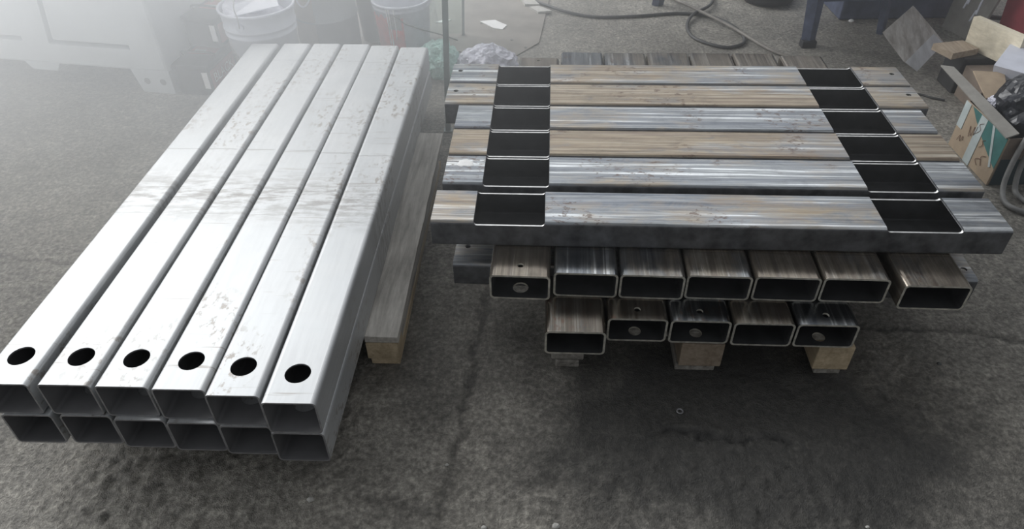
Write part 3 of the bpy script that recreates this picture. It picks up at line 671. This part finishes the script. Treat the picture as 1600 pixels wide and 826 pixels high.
# scrap tray and timber
tr = obj('scrap_tray', bxm(1.99, 2.935, 0, 2.32, 3.07, .169, bev=.006), BLACKP); tag(tr, 'low dark box carrying the wood offcuts beside the banded block', 'box')
flat('wood_offcut', [(1.886, 3.026), (2.03, 3.055), (2.058, 2.965), (1.922, 2.918)], .028, MIDW, 'short brown board offcut lying flat on the dark box', 'offcut', .1695)
bm = prism([(2.045, 3.055, .1695), (2.035, 3.052, .305), (2.068, 3.062, .305), (2.078, 3.065, .1695)], (.088, -.235, 0)); o = obj('pine_board', bm, PALEW); tag(o, 'pale pine board standing on its long edge behind the white carton', 'board')
bm = prism([(2.31, 3.69, 0), (2.36, 3.47, 0), (2.46, 3.50, .40), (2.38, 3.76, .40)], (.015, .004, 0)); cs = obj('card_sheet', bm, CARDG); tag(cs, 'grey cardboard sheet leaning upright with dried white glue on it', 'cardboard')
for k, pts in enumerate(([(.30, 0), (.42, .02), (.36, .05), (.5, .05)], [(.2, .3), (.34, .33), (.30, .37), (.44, .34), (.56, .36)])):
    P = []
    for a, b_ in pts:
        base = Vector((2.31, 3.69, 0)).lerp(Vector((2.36, 3.47, 0)), .35+b_); topv = Vector((2.38, 3.76, .40)).lerp(Vector((2.46, 3.50, .40)), .35+b_); P.append(base.lerp(topv, a)+Vector((-.004, -.001, 0)))
    obj('glue_streak', sweep(P, .005, 6, 5), WHITEP, cs)
# red item and grey stuff behind
bm = prism([(2.52, 3.55, 0), (2.60, 3.30, 0), (2.66, 3.36, .55), (2.54, 3.66, .55)], (.35, .12, 0)); o = obj('red_canvas_bag', bm, REDC); bmesh.ops
tag(o, 'faded red fabric bag at the far corner behind the pine board', 'bag')
o = obj('cable_bundle', sweep([(2.45, 3.75, .01), (2.5, 3.9, .08), (2.62, 3.95, .12), (2.75, 3.85, .08), (2.65, 3.72, .03), (2.5, 3.8, .05), (2.55, 4.0, .13), (2.8, 4.05, .10)], .012, 8, 6), HOSE); tag(o, 'tangle of dark cable behind the leaning cardboard sheet', 'cable')

# carton with teal print
ct = thing('open_carton', 'open brown carton with teal print and pale tape, at the end of the notched tubes', 'carton')
X0, X1, Y0, Y1, HZ, tk = 1.775, 2.16, 2.205, 2.50, .195, .006
obj('side_panel', bxm(X0, Y0, 0, X0+tk, Y1, HZ), CARD, ct); obj('side_panel', bxm(X1-tk, Y0, 0, X1, Y1, HZ), CARD, ct)
obj('front_panel', bxm(X0+tk, Y0, .0, X1-tk, Y0+tk, HZ), CARDD, ct); obj('back_panel', bxm(X0+tk, Y1-tk, 0, X1-tk, Y1, HZ), CARDD, ct); obj('bottom_panel', bxm(X0+tk, Y0+tk, 0, X1-tk, Y1-tk, .005), CARDD, ct)
obj('teal_strip', bxm(X0+.01, Y0-.001, .0, X1-.01, Y0+.001, .11), TEALD, ct)
def side_quad(name, yz, mat, off=.0012):
    return obj(name, prism([(X0-off, y, z) for y, z in yz], (off*.9, 0, 0)), mat, ct)
side_quad('teal_print', [(Y0+.001, .07), (Y0+.001, HZ), (Y1-.05, HZ), (Y1-.10, HZ-.035), (Y0+.085, .105)], TEAL, .0012)
side_quad('tape', [(Y0+.135, .0), (Y0+.178, .0), (Y0+.178, HZ), (Y0+.135, HZ)], TAPE, .0024)
side_quad('tape', [(Y1-.038, .09), (Y1-.001, .09), (Y1-.001, HZ), (Y1-.038, HZ)], TAPE, .0024)
side_quad('tape', [(Y0+.02, .065), (Y0+.03, .06), (Y0+.10, HZ), (Y0+.085, HZ)], TAPE, .0028)
def scrib(pts, lbl=None):
    o = obj('ink_scribble', sweep([(X0-.003, Y0+a, b_) for a, b_ in pts], .001, 6, 5), INK, ct)
scrib([(.255, .045), (.245, .07), (.235, .05), (.228, .075), (.222, .06)]); scrib([(.20, .09), (.21, .13), (.19, .10), (.185, .14), (.175, .11), (.17, .15)])
scrib([(.09, .03), (.11, .045), (.085, .06), (.07, .04), (.085, .07), (.06, .085)]); scrib([(.12, .09), (.105, .11), (.115, .12), (.10, .13)]); scrib([(.17, .12), (.15, .145), (.165, .16), (.145, .175)])
fl = prism([(1.765, 2.205, HZ+.001), (1.812, 2.215, HZ+.012), (1.842, 2.76, HZ+.012), (1.812, 2.80, HZ+.001)], (0, 0, .005)); obj('side_flap', fl, CARDG, ct)
fl = prism([(1.845, 2.50, HZ+.002), (1.93, 2.50, HZ+.002), (1.99, 2.66, HZ+.03), (1.875, 2.68, HZ+.03)], (0, 0, .006)); obj('back_flap', fl, CARD, ct)
# white printed carton behind the bag
wc = thing('white_carton', 'white printed carton leaning in the scrap heap beside the black bag', 'carton', (2.0, 2.72, 0))
obj('lower_case', bxm(-.0, .03, 0, .22, .20, .142, bev=.003), CARDD, wc)
A0, B0_, A1, B1 = Vector((-.027, -.04, .150)), Vector((.196, .19, .150)), Vector((-.055, -.045, .255)), Vector((.13, .165, .262))
obj('body', prism([A0, B0_, B1, A1], (.10, -.10, .0)), PAPER, wc)
pk = plain('faint_blue_print', (.36, .40, .50), .6)
for i in range(3):
    u0 = .25 + .22*i; P = [A0.lerp(B0_, u0).lerp(A1.lerp(B1, u0), .3), A0.lerp(B0_, u0+.1).lerp(A1.lerp(B1, u0+.1), .3), A0.lerp(B0_, u0+.1).lerp(A1.lerp(B1, u0+.1), .8), A0.lerp(B0_, u0).lerp(A1.lerp(B1, u0), .8)]
    obj('printed_column', prism([p + Vector((.1003, -.1003, 0)) for p in P], (.001, -.001, 0)), pk, wc)
bb = lump('rubbish_bag', 'shiny black plastic bag stuffed into the open carton', 'bag', (2.00, 2.40, .10), .155, .15, .16, BAGB, 12, 0, .12, 1.5, -.5)
# white rag at bag mouth
lump('white_rag', 'small white rag tucked beside the black bag in the carton', 'rag', (1.865, 2.46, .19), .028, .035, .025, WFILM, 6, 0, .3, 2.5, -.4, 4)
# hose loops by the carton
o = obj('hose', sweep([(1.90, 2.30, .36), (1.85, 2.215, .26), (1.815, 2.183, .15), (1.79, 2.145, .05), (1.775, 2.09, .0125), (1.785, 2.035, .0125), (1.84, 2.01, .0125), (1.95, 2.02, .0125), (2.1, 2.1, .0125)], .0095, 10, 8), HOSEG)
tag(o, 'grey rubber hose hanging down in front of the carton, outer loop', 'hose')
o = obj('hose', sweep([(1.93, 2.26, .32), (1.86, 2.188, .20), (1.845, 2.175, .10), (1.84, 2.145, .025), (1.842, 2.10, .0125), (1.87, 2.06, .0125), (1.96, 2.06, .0125), (2.1, 2.16, .0125)], .0095, 10, 8), HOSEG)
tag(o, 'grey rubber hose inside the outer loop, nearer the carton', 'hose')

# floor bits in the foreground
rg = bmesh.new(); bmesh.ops
o = obj('washer', lathe([(.0055, 0), (.0095, 0), (.0095, .0022), (.0055, .0022), (.0055, 0)], 24), CUTG); o.location = (.436, 1.181, .002); tag(o, 'small steel washer on the dark floor in front of the notched stack', 'washer')
bits = [((-.17, 1.03), 'pale crumb on the floor beside the slab joint'), ((-.075, .86), 'pale pebble near the bottom edge of the floor by the joint'), ((.09, .86), 'white pebble right of the joint at the picture bottom'),
        ((.80, .845), 'pale chip on the dark floor near the bottom edge'), ((1.19, 1.33), 'dark pebble on the grey floor past the short tubes'), ((-.49, .94), 'pale pebble in front of the pale tube ends')]
for i, ((x, y), lb) in enumerate(bits):
    s_ = .0045 + .002*(i % 3)
    o = lump('pebble', lb, 'pebble', (x, y, .0), s_, s_*.8, s_*.8, DARKB if 'dark pebble' in lb else STONE, i+20, sub=2)

# ------------------------------------------------------------------ HAZE: a drifting cloud of welding smoke over the far left of the floor
t = NT('smoke'); t.n.remove(t.b); out = t.n['Material Output']; out_v = out.inputs['Volume']
tc = t.n.new('ShaderNodeTexCoord'); sep = t.n.new('ShaderNodeSeparateXYZ'); t.l.new(tc.outputs['Object'], sep.inputs[0])
def sm(sock, a, b_):
    m = t.n.new('ShaderNodeMapRange'); m.interpolation_type = 'SMOOTHSTEP'; t.l.new(sock, m.inputs[0]); m.inputs[1].default_value = a; m.inputs[2].default_value = b_; m.inputs[3].default_value = 0; m.inputs[4].default_value = 1; return m.outputs[0]
fx = sm(sep.outputs['X'], .8, -1.3); fy = sm(sep.outputs['Y'], 1.0, 2.9); nz = t.noise(tc.outputs['Object'], 1.3, 2)
dn = t.math('MULTIPLY', t.math('MULTIPLY', fx, fy), t.ramp(nz, [(.3, .7), (.7, 1.25)]))
dn = t.math('ADD', t.math('MULTIPLY', dn, .60), .035)
vs = t.n.new('ShaderNodeVolumeScatter'); vs.inputs['Color'].default_value = (.96, .98, 1, 1); vs.inputs['Anisotropy'].default_value = .45; t.l.new(dn, vs.inputs['Density']); t.l.new(vs.outputs[0], out_v)
hz = obj('smoke_haze', bxm(-4.5, 1.2, .0, 4.5, 4.35, 1.1), t.m); tag(hz, 'pale smoke haze hanging over the floor, thickest round the bulk container', 'haze', kind='stuff')
